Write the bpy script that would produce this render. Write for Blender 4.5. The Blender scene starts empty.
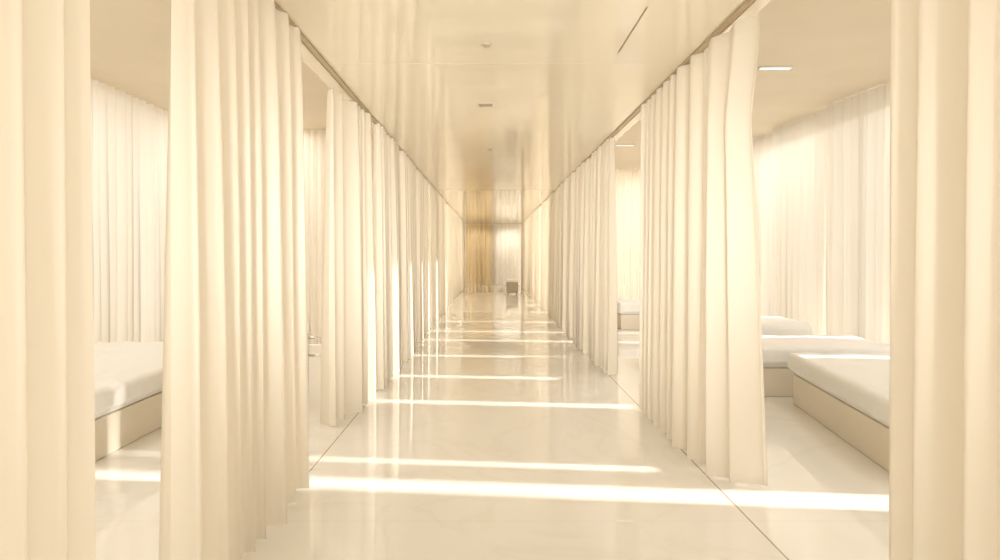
import bpy, bmesh, math, random
from mathutils import Vector, noise
C = bpy.context.scene.collection
S = bpy.context.scene
S.view_settings.view_transform = 'Standard'
PI = math.pi

# ------------------------------------------------------------------ materials
def mat(name, col, rough=.5, spec=.5, metal=0, emit=None, es=0, ior=None):
    m = bpy.data.materials.new(name); m.use_nodes = True
    b = m.node_tree.nodes['Principled BSDF']
    b.inputs['Base Color'].default_value = (*col, 1)
    b.inputs['Roughness'].default_value = rough
    b.inputs['Specular IOR Level'].default_value = spec
    b.inputs['Metallic'].default_value = metal
    if ior: b.inputs['IOR'].default_value = ior
    if emit:
        b.inputs['Emission Color'].default_value = (*emit, 1)
        b.inputs['Emission Strength'].default_value = es
    return m

def vary(m, a, b, scale=6, detail=4, stretch=(1,1,1)):
    nt = m.node_tree; n = nt.nodes; l = nt.links
    tc = n.new('ShaderNodeTexCoord'); mp = n.new('ShaderNodeMapping'); mp.inputs['Scale'].default_value = stretch
    tx = n.new('ShaderNodeTexNoise'); tx.inputs['Scale'].default_value = scale; tx.inputs['Detail'].default_value = detail
    cr = n.new('ShaderNodeValToRGB')
    cr.color_ramp.elements[0].position = .35; cr.color_ramp.elements[1].position = .65
    cr.color_ramp.elements[0].color = (*a, 1); cr.color_ramp.elements[1].color = (*b, 1)
    l.new(tc.outputs['Object'], mp.inputs['Vector']); l.new(mp.outputs[0], tx.inputs['Vector'])
    l.new(tx.outputs['Fac'], cr.inputs['Fac']); l.new(cr.outputs[0], n['Principled BSDF'].inputs['Base Color'])
    return m

def cloth_mat(name, col, tcol, trans, gloss=.03):
    m = bpy.data.materials.new(name); m.use_nodes = True
    nt = m.node_tree; n = nt.nodes; l = nt.links; n.clear()
    out = n.new('ShaderNodeOutputMaterial')
    d = n.new('ShaderNodeBsdfDiffuse'); t = n.new('ShaderNodeBsdfTranslucent'); mx = n.new('ShaderNodeMixShader')
    t.inputs[0].default_value = (*tcol, 1); mx.inputs[0].default_value = trans
    g = n.new('ShaderNodeBsdfGlossy'); g.inputs['Roughness'].default_value = .45; g.inputs['Color'].default_value = (1,.97,.9,1)
    mg = n.new('ShaderNodeMixShader'); mg.inputs[0].default_value = gloss
    tc = n.new('ShaderNodeTexCoord'); mp = n.new('ShaderNodeMapping'); mp.inputs['Scale'].default_value = (60, 60, 4)
    tx = n.new('ShaderNodeTexNoise'); tx.inputs['Scale'].default_value = 5; tx.inputs['Detail'].default_value = 3
    cr = n.new('ShaderNodeValToRGB')
    cr.color_ramp.elements[0].color = (*[c*.985 for c in col], 1); cr.color_ramp.elements[1].color = (*col, 1)
    l.new(tc.outputs['Object'], mp.inputs[0]); l.new(mp.outputs[0], tx.inputs['Vector']); l.new(tx.outputs['Fac'], cr.inputs['Fac'])
    l.new(cr.outputs[0], d.inputs[0])
    l.new(d.outputs[0], mx.inputs[1]); l.new(t.outputs[0], mx.inputs[2])
    l.new(mx.outputs[0], mg.inputs[1]); l.new(g.outputs[0], mg.inputs[2]); l.new(mg.outputs[0], out.inputs[0])
    return m

M = {}
M['curtain'] = cloth_mat('curtain_cream', (.90,.83,.71), (.93,.865,.75), .38)
M['hem'] = cloth_mat('curtain_cream_hem', (.90,.83,.71), (.91,.845,.725), .35)
M['sheer'] = cloth_mat('sheer_ivory', (.90,.845,.75), (.92,.86,.76), .42)
M['sheer_hem'] = cloth_mat('sheer_ivory_hem', (.90,.845,.75), (.89,.825,.72), .36)
M['sun_sheer'] = cloth_mat('dimmed_sheer_ivory', (.89,.835,.745), (.90,.86,.79), .07)  # sheer copy with translucency cut to keep the sunlit row from glaring
M['sun_sheer_hem'] = cloth_mat('dimmed_sheer_ivory_hem', (.89,.835,.745), (.89,.84,.77), .06)
M['tan'] = cloth_mat('curtain_tan', (.74,.58,.35), (.74,.58,.35), .3)
M['pale'] = cloth_mat('curtain_pale', (.92,.87,.78), (.92,.87,.78), .4)
M['track'] = mat('bronze_track', (.5,.39,.25), .4, metal=.1)
M['ceil'] = vary(mat('ceiling_gloss', (.84,.77,.64), .1, .5, metal=.3, ior=1.85), (.905,.83,.685), (.92,.845,.70), 1.2, 2)
M['bayceil'] = vary(mat('bay_ceiling_paint', (.8,.72,.58), .5), (.77,.67,.51), (.80,.70,.54), 1.5, 2)
M['wall'] = vary(mat('wall_paint', (.78,.7,.57), .6), (.76,.68,.55), (.8,.72,.59), 2, 2)
M['frame'] = vary(mat('window_frame_white', (.8,.75,.66), .4), (.78,.75,.68), (.82,.79,.72), 8)
M['base'] = vary(mat('bed_base_beige', (.76,.66,.5), .6), (.84,.755,.62), (.85,.77,.635), 8)
M['mattress'] = vary(mat('mattress_white', (.84,.79,.7), .8, .2), (.85,.82,.76), (.88,.85,.8), 30)
M['linen'] = vary(mat('linen_white', (.88,.84,.76), .85, .2), (.92,.90,.865), (.94,.92,.885), 14)
M['chrome'] = mat('chrome', (.75,.72,.68), .12, metal=1)
M['lacquer'] = vary(mat('white_lacquer', (.84,.79,.7), .3), (.83,.8,.74), (.86,.83,.77), 10)
M['fixture'] = mat('beige_fixture', (.52,.44,.33), .5)
M['grey'] = vary(mat('grey_upholstery', (.45,.38,.29), .8), (.38,.31,.22), (.42,.35,.26), 40)
M['rubber'] = mat('dark_rubber', (.05,.045,.04), .6)
M['diff'] = mat('light_diffuser', (.95,.93,.88), .5, emit=(1,.95,.86), es=1.2)
M['slot'] = mat('slot_brown', (.4,.31,.2), .5)  # plain brown for the slot strip, vent grille and fitting lenses

def floor_mat():
    m = mat('polished_marble', (.88,.84,.77), .015, .5, ior=1.95)
    nt = m.node_tree; n = nt.nodes; l = nt.links; b = n['Principled BSDF']
    tc = n.new('ShaderNodeTexCoord')
    nz = n.new('ShaderNodeTexNoise'); nz.inputs['Scale'].default_value = .9; nz.inputs['Detail'].default_value = 8
    nz.inputs['Distortion'].default_value = 1.2
    l.new(tc.outputs['Object'], nz.inputs['Vector'])
    cr = n.new('ShaderNodeValToRGB'); e = cr.color_ramp.elements
    e[0].position = .47; e[0].color = (.95,.925,.875,1); e[1].position = .53; e[1].color = (.95,.925,.875,1)
    k = e.new(.5); k.color = (.92,.885,.82,1)
    l.new(nz.outputs['Fac'], cr.inputs['Fac'])
    sp = n.new('ShaderNodeSeparateXYZ'); l.new(tc.outputs['Object'], sp.inputs[0])
    def joint(sock, off, period, w):
        a = n.new('ShaderNodeMath'); a.operation = 'SUBTRACT'; l.new(sock, a.inputs[0]); a.inputs[1].default_value = off
        p = n.new('ShaderNodeMath'); p.operation = 'PINGPONG'; l.new(a.outputs[0], p.inputs[0]); p.inputs[1].default_value = period/2
        c = n.new('ShaderNodeMath'); c.operation = 'LESS_THAN'; l.new(p.outputs[0], c.inputs[0]); c.inputs[1].default_value = w
        return c.outputs[0]
    j1 = joint(sp.outputs['X'], 1.41, 2.62, .005); j2 = joint(sp.outputs['Y'], 3.62, 2.6, .003)
    mx = n.new('ShaderNodeMath'); mx.operation = 'MAXIMUM'; l.new(j1, mx.inputs[0])
    h = n.new('ShaderNodeMath'); h.operation = 'MULTIPLY'; l.new(j2, h.inputs[0]); h.inputs[1].default_value = .2
    l.new(h.outputs[0], mx.inputs[1])
    mc = n.new('ShaderNodeMix'); mc.data_type = 'RGBA'
    l.new(mx.outputs[0], mc.inputs['Factor']); l.new(cr.outputs[0], mc.inputs['A']); mc.inputs['B'].default_value = (.45,.36,.25,1)
    l.new(mc.outputs['Result'], b.inputs['Base Color'])
    return m
M['floor'] = floor_mat()

# ------------------------------------------------------------------ helpers
def obj(name, bm, m, parent=None, loc=(0,0,0), smooth=True):
    me = bpy.data.meshes.new(name)
    if smooth:
        for f in bm.faces: f.smooth = True
    bmesh.ops.recalc_face_normals(bm, faces=bm.faces)
    bm.to_mesh(me); bm.free()
    me.materials.append(m)
    o = bpy.data.objects.new(name, me); C.objects.link(o); o.location = loc
    if parent: o.parent = parent
    return o

def thing(name, label, cat, loc=(0,0,0), rz=0, group=None):
    o = bpy.data.objects.new(name, None); C.objects.link(o)
    o.empty_display_size = .1
    o.location = loc; o.rotation_euler = (0,0,rz); o['label'] = label; o['category'] = cat
    if group: o['group'] = group
    return o

def add_box(bm, x0, x1, y0, y1, z0, z1, bev=0):
    r = bmesh.ops.create_cube(bm, size=1)
    for v in r['verts']:
        v.co = Vector((x0+(v.co.x+.5)*(x1-x0), y0+(v.co.y+.5)*(y1-y0), z0+(v.co.z+.5)*(z1-z0)))
    if bev:
        es = list({e for v in r['verts'] for e in v.link_edges})
        bmesh.ops.bevel(bm, geom=es, offset=bev, segments=2, affect='EDGES', profile=.5)

def box(*a, bev=0):
    bm = bmesh.new(); add_box(bm, *a, bev=bev); return bm

def rbox(lx, ly, lz, r, n=20, z0=0, amp=0, fr=3, seed=0, puff=0):
    """soft rounded block with optional wrinkles"""
    bm = bmesh.new(); bmesh.ops.create_cube(bm, size=1)
    bmesh.ops.subdivide_edges(bm, edges=bm.edges[:], cuts=n, use_grid_fill=True)
    h = Vector((lx/2, ly/2, lz/2)); inn = Vector((h.x-r, h.y-r, h.z-r))
    for v in bm.verts:
        p = Vector([math.copysign(abs(c*2)**.6, c)*hh for c, hh in zip(v.co, h)])
        q = Vector([max(-i, min(i, c)) for c, i in zip(p, inn)])
        d = p-q
        if d.length > 1e-6: p = q+d.normalized()*r
        if puff: p.z *= 1+puff*(1-(p.x/h.x)**2)*(1-(p.y/h.y)**2)
        if amp:
            s = Vector((p.x*fr+seed, p.y*fr, p.z*fr))
            w = noise.noise(s)+.5*noise.noise(s*2.3)
            dn = d.normalized() if d.length > 1e-6 else Vector((0,0,1 if p.z > 0 else -1))
            p += dn*w*amp
        v.co = p+Vector((0,0,z0+lz/2))
    return bm

def tube(path, r, seg=10):
    bm = bmesh.new(); rings = []
    for i, p in enumerate(path):
        p = Vector(p); a = Vector(path[max(i-1,0)]); b = Vector(path[min(i+1,len(path)-1)])
        t = (b-a).normalized(); u = t.orthogonal().normalized() if i == 0 else (u-t*u.dot(t)).normalized()
        w = t.cross(u)
        rings.append([bm.verts.new(p+r*(math.cos(2*PI*k/seg)*u+math.sin(2*PI*k/seg)*w)) for k in range(seg)])
    for A, B in zip(rings, rings[1:]):
        for k in range(seg): bm.faces.new((A[k], A[(k+1)%seg], B[(k+1)%seg], B[k]))
    bm.faces.new(rings[0]); bm.faces.new(rings[-1])
    return bm

def lathe(prof, seg=20):
    bm = bmesh.new(); rings = []
    for r, z in prof:
        rings.append([bm.verts.new((r*math.cos(2*PI*k/seg), r*math.sin(2*PI*k/seg), z)) for k in range(seg)])
    for A, B in zip(rings, rings[1:]):
        for k in range(seg): bm.faces.new((A[k], A[(k+1)%seg], B[(k+1)%seg], B[k]))
    bm.faces.new(rings[0]); bm.faces.new(rings[-1])
    return bm

# ------------------------------------------------------------------ curtains
def curtain(name, label, x, y0, y1, ztop, amp=.06, wl=.16, seed=0, axis='y', m='curtain', hem='hem',
            group=None, pinch=(0,0), bend=0, bz=0, spf=14, gather=.25, tilt=0, lean=0):
    L = y1-y0; c = (y0+y1)/2
    root = thing(name, label, 'curtain', (x, c, 0) if axis == 'y' else (c, x, 0), 0, group)
    N = max(2, round(L/wl)); cols = N*spf+1
    zb = .012; hz = .11; tz = ztop-.07
    zs = [zb, hz]+[hz+(tz-hz)*i/16 for i in range(1,17)]+[ztop]
    grid = []
    for z in zs:
        k = 1-z/ztop; row = []
        for i in range(cols):
            t = i/(cols-1); s = t*N
            ph = 2*PI*(s+.8*noise.noise((s*.33, seed*7.1, z*.04))) + .7*noise.noise((s*.5, seed*3.3+9, z*.2))
            a = amp*(.5+.52*k**.6)*(1+.8*noise.noise((s*.6, seed*5.7, z*.08)))
            off = a*math.sin(ph) + .28*a*math.sin(2.03*ph+seed) + .01*k*noise.noise((s*.25, seed, z*.5))
            al = (t-.5)*L + gather*.32*wl*math.sin(2*ph)*(0.6+.4*k) + .01*k*noise.noise((t*2, z*.6, seed*2))
            al += pinch[0]*k*(1-t) - pinch[1]*k*t
            if lean: al -= lean*(1-t)*max(0, (z-2.3)/.53)
            off += bend*(1-t)**1.3*(bz+(1-bz)*k**.6) + tilt*t
            row.append((off, al, z) if axis == 'y' else (al, off, z))
        grid.append(row)
    def strip(nm, r0, r1, mm):
        bm = bmesh.new()
        vs = [[bm.verts.new(p) for p in grid[r]] for r in range(r0, r1+1)]
        for A, B in zip(vs, vs[1:]):
            for i in range(cols-1): bm.faces.new((A[i], A[i+1], B[i+1], B[i]))
        return obj(nm, bm, mm, root)
    strip('hem', 0, 1, M[hem]); strip('fabric', 1, len(zs)-2, M[m]); strip('heading', len(zs)-2, len(zs)-1, M[hem])
    return root

ORD = ['first','second','third','fourth','fifth','sixth','seventh','eighth','ninth','tenth','eleventh','twelfth']
XL, XR, H, HB, YE = -1.22, 1.43, 2.85, 3.45, 31.2
ZT = H-.0155
GL = 'cream curtains along the left of the corridor'; GR = 'cream curtains along the right of the corridor'
left = [(.3,2.0),(2.57,4.18),(5.55,6.7),(7.05,8.6),(8.9,10.5),(10.85,12.7),(13.0,15.0),(15.3,17.9),(18.25,21.9),(22.3,29.6)]
for i, (a, b) in enumerate(left):
    if i == 0: lab = 'cream pleated curtain filling the left edge of the photo, nearest on that side'
    elif i == 1: lab = 'tall cream pleated curtain just right of the gap showing the left bed'
    elif i == 2: lab = 'cream pleated curtain on the left, just past the chrome rail'
    elif i == len(left)-1: lab = 'farthest cream curtain on the left, nearest the tan end curtain'
    else: lab = ORD[i]+' cream curtain from the front in the row left of the corridor'
    curtain('corridor_curtain', lab, XL, a, b, ZT, seed=i+1, group=GL, spf=16 if i < 5 else 9, wl=(.2,.19,.18)[i] if i < 3 else .17,
            amp=(.088,.09,.075)[i] if i < 3 else .074, bend=-.17 if i == 2 else 0, bz=.8)
right = [(.3,2.345),(4.12,4.37),(4.53,6.2),(7.9,9.16),(9.5,10.88),(11.22,12.18),(12.52,13.98),(14.34,16.48),(16.84,18.78),(19.14,20.78),(21.14,29.6)]
for i, (a, b) in enumerate(right):
    if i == 0: lab = 'cream pleated curtain filling the right edge of the photo, nearest on that side'
    elif i == 1: lab = 'narrow flared cream curtain end at the left of the gap showing the right beds'
    elif i == 2: lab = 'broad cream curtain on the right, directly behind the narrow flared one'
    elif i == 3: lab = 'cream curtain on the right just beyond the second gap with a distant bed'
    elif i == len(right)-1: lab = 'farthest cream curtain on the right, nearest the pale end curtain'
    else: lab = ORD[i]+' cream curtain from the front in the row right of the corridor'
    curtain('corridor_curtain', lab, XR, a, b, ZT, seed=i+21, group=GR, spf=16 if i < 5 else 9,
            wl=(.2 if i < 3 else .17) if i != 1 else .125, bend=.24 if i == 1 else 0, bz=.35 if i == 1 else 0, lean=.3 if i == 1 else 0,
            amp=.088 if i in (0,2) else .078 if i > 2 else .06)

# sheers before the windows; the right row leaves tapering gaps that let the sun in
slots = [3.66,4.13,6.0,7.38,8.98,10.7,12.0,13.8,16.3,18.6,20.6]
wtop = [.025,-.015,.015,.035,.035,.035,.035,.035,.045,.045,.045]
pin = [.11,.10,.10,.09,.09,.09,.09,.09,.09,.09,.09]
for i in range(12):
    a = -1 if i == 0 else slots[i-1]+wtop[i-1]
    b = YE-.3 if i == 11 else slots[i]-wtop[i]
    curtain('sheer_curtain', ORD[i]+' ivory sheer from the front before the right-hand windows', 4.66, a, b, HB-.004,
            amp=.06, wl=.17, seed=i+51, m='sun_sheer', hem='sun_sheer_hem', group='ivory sheers before the right windows',
            pinch=(0 if i == 0 else pin[i-1], 0 if i == 11 else pin[i]), spf=9, tilt=-.15)
edl = [-1,3,6.6,10.7,14.6,18.6,22.6,26.8,YE-.3]
for i, (a, b) in enumerate(zip(edl, edl[1:])):
    curtain('sheer_curtain', ORD[i]+' ivory sheer from the front before the left-hand windows', -4.55-.26*(i%2), a-.03, b+.03, HB-.004,
            amp=.06, wl=.17, seed=i+71, m='sheer', hem='sheer_hem', group='ivory sheers before the left windows', spf=9)
# partitions across the bays
curtain('partition_curtain', 'ivory partition curtain drawn across the left bay, seen past the chrome rail', 10.67, -4.3, -1.4, HB-.004, amp=.04, wl=.15,
        seed=91, axis='x', m='sheer', hem='sheer_hem', spf=9)
curtain('partition_curtain', 'ivory partition curtain drawn across the right bay behind the distant bed', 15.6, 1.65, 4.3, HB-.004, amp=.04, wl=.15,
        seed=92, axis='x', m='sheer', hem='sheer_hem', spf=9)
# end of the corridor
curtain('end_curtain', 'tan pleated curtain closing the far end of the corridor, left half', YE-.25, -1.15, .03, ZT, amp=.05, wl=.2, seed=95, axis='x', m='tan', hem='tan')
curtain('end_curtain', 'pale cream curtain closing the far end of the corridor behind the stool', YE-.25, .16, 1.38, ZT, amp=.05, wl=.2, seed=96, axis='x', m='pale', hem='pale')

# tracks
for x, lab in ((XL, 'thin bronze curtain track on the ceiling above the left curtains'), (XR, 'thin bronze curtain track on the ceiling above the right curtains')):
    t = thing('curtain_track', lab, 'curtain track', (x, 15.5, H-.014))
    bm = bmesh.new(); add_box(bm, -.016,.016,-15.4,15.3,.003,.0135); obj('rail', bm, M['track'], t, smooth=False)
    bm = bmesh.new(); add_box(bm, -.024,-.017,-15.4,15.3,.0,.0135); add_box(bm, .017,.024,-15.4,15.3,.0,.0135); obj('flange', bm, M['track'], t, smooth=False)

# ------------------------------------------------------------------ setting
def struct(name, bm, m):
    o = obj(name, bm, m, smooth=False); o['kind'] = 'structure'; return o
struct('floor', box(-5.3,5.3,-2,YE+.2,-.1,0), M['floor'])
bm = bmesh.new()
ys = [-2,1.6,4.9,7.6,10.4,13.2,16,18.8,21.6,24.4,27.6,YE]
for a, b in zip(ys, ys[1:]): add_box(bm, XL-.14, XR+.12, a+.0005, b-.0005, H, HB-.001, bev=.001)
struct('ceiling', bm, M['ceil'])
struct('ceiling_bay', box(-5.3,5.3,-2,YE+.2,HB,HB+.12), M['bayceil'])
bm = bmesh.new(); add_box(bm, -5.3,5.3,YE,YE+.2,0,HB)
struct('wall_end', bm, M['wall'])
for n_, s in ((1,-1),(2,1)):
    bm = bmesh.new(); xa, xb = sorted((s*5.0, s*5.12))
    for y in (-1.9,.8,2.4,4.95,6.7,8.2,9.85,11.35,12.9,15.1,17.4,19.6,22.5,25,28,YE-.1): add_box(bm, xa, xb, y-.04, y+.04, .1, HB-.12)
    add_box(bm, xa, xb, -2, YE, 0, .1); add_box(bm, xa, xb, -2, YE, HB-.12, HB-.001)
    struct('window_%d' % n_, bm, M['frame'])

# ------------------------------------------------------------------ beds
def bed(label, cx, cy, lx, ly, rz, top=.5, seed=0, r=.05):
    t = thing('bed', label, 'bed', (cx,cy,0), rz, 'white beds in the side bays')
    obj('base', box(-lx/2+.03,lx/2-.03,-ly/2+.03,ly/2-.03,0,.29,bev=.012), M['base'], t, smooth=False)
    obj('mattress', rbox(lx-.02,ly-.02,top-.31,.05,16,z0=.29), M['mattress'], t)
    obj('coverlet', rbox(lx+.03,ly+.03,top-.325,r,44,z0=.325,amp=.013,fr=3.6,seed=seed,puff=.02), M['linen'], t)
    return t
bed('white bed on beige base at the far right, nearest on that side', 3.28, 5.27, 1.1, 2.3, math.radians(-8), .5, 1)
bed('white bed set crosswise just behind the nearest right-hand bed', 3.25, 7.2, 1.8, .95, 0, .52, 5)
bed('low rounded white bed end behind the crosswise right-hand bed', 3.05, 8.75, 1.9, .95, 0, .6, 9, .1)
bed('distant white bed glimpsed through the second gap on the right', 3.3, 13.2, 1.7, 1.0, 0, .52, 13)
bed('white bed on beige base seen through the left-hand gap', -3.5, 5.9, 1.55, 2.7, 0, .5, 17)

# cabinet with chrome handle, left bay
t = thing('bedside_cabinet', 'white cabinet whose chrome loop handle shows between two left curtains', 'cabinet', (-2.12,6.45,0))
obj('body', box(-.3,.3,-.22,.22,.09,.64,bev=.01), M['lacquer'], t, smooth=False)
obj('top', box(-.32,.32,-.24,.24,.642,.67,bev=.008), M['lacquer'], t, smooth=False)
for z in (.12,.38):
    d = obj('drawer', box(-.27,.27,-.238,-.222,z,z+.23,bev=.004), M['lacquer'], t, smooth=False)
    obj('knob', tube([(0,-.239,z+.12),(0,-.262,z+.12)], .012), M['chrome'], d)
path = [(.3,0,.47)]+[(.43+.085*math.cos(a),0,.555+.085*math.sin(a)) for a in [(-PI/2+PI*k/12) for k in range(13)]]+[(.3,0,.64)]
h = obj('handle', tube(path, .011), M['chrome'], t); h['label'] = 'polished chrome loop handle'
for sx in (-.24,.24):
    for sy in (-.17,.17):
        obj('caster', tube([(sx-.012,sy,.045),(sx+.012,sy,.045)], .045, 16), M['rubber'], t)

# stool at the far end
t = thing('stool', 'small brownish upholstered stool with pale cushion near the far end curtain', 'stool', (.76,24.0,0))
obj('body', rbox(.42,.42,.38,.04,10,z0=.06), M['grey'], t)
obj('cushion', rbox(.43,.43,.12,.05,10,z0=.44,puff=.15), M['lacquer'], t)
for sx in (-.15,.15):
    for sy in (-.15,.15): obj('foot', lathe([(.02,0),(.026,.06)]), M['track'], t).location = (sx,sy,0)

# ------------------------------------------------------------------ ceiling fittings
def disc(name, label, cat, x, y, r, z=H):
    t = thing(name, label, cat, (x,y,z))
    obj('flange', lathe([(r,-.001),(r,-.006),(r*.85,-.01),(r*.6,-.01)]), M['fixture'], t)
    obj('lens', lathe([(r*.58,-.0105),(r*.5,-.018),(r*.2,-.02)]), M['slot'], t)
disc('smoke_detector', 'small round detector on the corridor ceiling, nearest ceiling fitting', 'detector', -.03, 4.45, .035)
disc('ceiling_fitting', 'tiny round ceiling fitting beyond the rectangular vent', 'round_fitting', -.02, 8.9, .04)  # round fitting of undetermined kind, holds no lamp
t = thing('ceiling_vent', 'small rectangular vent in the middle of the corridor ceiling', 'vent', (-.05,6.25,H))
bm = bmesh.new()
add_box(bm,-.07,.07,-.07,-.055,-.008,-.001); add_box(bm,-.07,.07,.055,.07,-.008,-.001); add_box(bm,-.07,-.058,-.055,.055,-.008,-.001); add_box(bm,.058,.07,-.055,.055,-.008,-.001)
obj('frame', bm, M['fixture'], t, smooth=False)
bm = bmesh.new()
for k in range(5): add_box(bm,-.057,.057,-.05+k*.022,-.042+k*.022,-.006,-.002)
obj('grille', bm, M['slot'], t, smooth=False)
t = thing('ceiling_slot', 'thin linear slot in the ceiling near the right curtains', 'slot', (.885,4.2,H))
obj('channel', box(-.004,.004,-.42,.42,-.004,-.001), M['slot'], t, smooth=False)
for x, y, lab in ((3.04,7.13,'short glowing linear light in the right bay ceiling above the nearest beds'),(2.45,12.2,'short glowing linear light in the right bay seen through the second gap')):
    t = thing('ceiling_light', lab, 'ceiling light', (x,y,HB), 0, 'linear lights in the right bay')
    bm = bmesh.new(); add_box(bm,-.17,.17,-.045,-.035,-.02,-.001); add_box(bm,-.17,.17,.035,.045,-.02,-.001); add_box(bm,-.17,-.16,-.035,.035,-.02,-.001); add_box(bm,.16,.17,-.035,.035,-.02,-.001)
    obj('housing', bm, M['lacquer'], t, smooth=False)
    obj('diffuser', box(-.158,.158,-.033,.033,-.014,-.002), M['diff'], t, smooth=False)

# ------------------------------------------------------------------ light
w = bpy.data.worlds.new('world'); S.world = w; w.use_nodes = True
bg = w.node_tree.nodes['Background']; bg.inputs[0].default_value = (1,.98,.945,1); bg.inputs[1].default_value = 2.1
def lamp(name, kind, loc, dirv, energy, col, **k):
    d = bpy.data.lights.new(name, kind); d.energy = energy; d.color = col
    for a, b in k.items(): setattr(d, a, b)
    o = bpy.data.objects.new(name, d); C.objects.link(o); o.location = loc
    o.rotation_euler = Vector(dirv).to_track_quat('-Z','Y').to_euler(); return o
lamp('sun', 'SUN', (12,10,8), (-1,.1,-.325), 9, (1,.985,.945), angle=math.radians(1.3))
# unseen fill lamp added behind the camera to brighten the curtains far down
lamp('near_end_fill', 'AREA', (.1,-1.7,1.7), (0,1,-.01), 34, (1,.985,.955), shape='RECTANGLE', size=1.0, size_y=1.0, spread=math.radians(34))
# large unseen lamps added under the bay ceilings to brighten bays and corridor
for y, el, er, ly in ((5,34,28,5.8),(11.5,74,56,5.0),(18.9,155,155,5.2),(25,200,200,6.2)):
    lamp('bay_fill', 'AREA', (-3.5,y,HB-.05), (0,0,-1), el, (1,.985,.955), shape='RECTANGLE', size=.8, size_y=ly)
    lamp('bay_fill', 'AREA', (3.55,y,HB-.05), (0,0,-1), er, (1,.985,.955), shape='RECTANGLE', size=.7, size_y=ly)
# two unseen lamps added overhead to brighten the end curtains
lamp('end_fill', 'AREA', (.8,YE-.9,H-.03), (0,.4,-1), 14, (1,.97,.9), shape='RECTANGLE', size=.8, size_y=.3, spread=math.radians(110))
lamp('end_fill', 'AREA', (-.6,YE-.9,H-.03), (0,.4,-1), 6, (1,.95,.84), shape='RECTANGLE', size=.8, size_y=.3, spread=math.radians(110))

# ------------------------------------------------------------------ camera
cd = bpy.data.cameras.new('camera'); cam = bpy.data.objects.new('camera', cd); C.objects.link(cam)
cam.location = (0,0,1.45); cam.rotation_euler = (PI/2,0,0)
cd.sensor_width = 36; cd.lens = 24.0; cd.shift_x = .009; cd.shift_y = -.026; cd.clip_end = 200
S.camera = cam
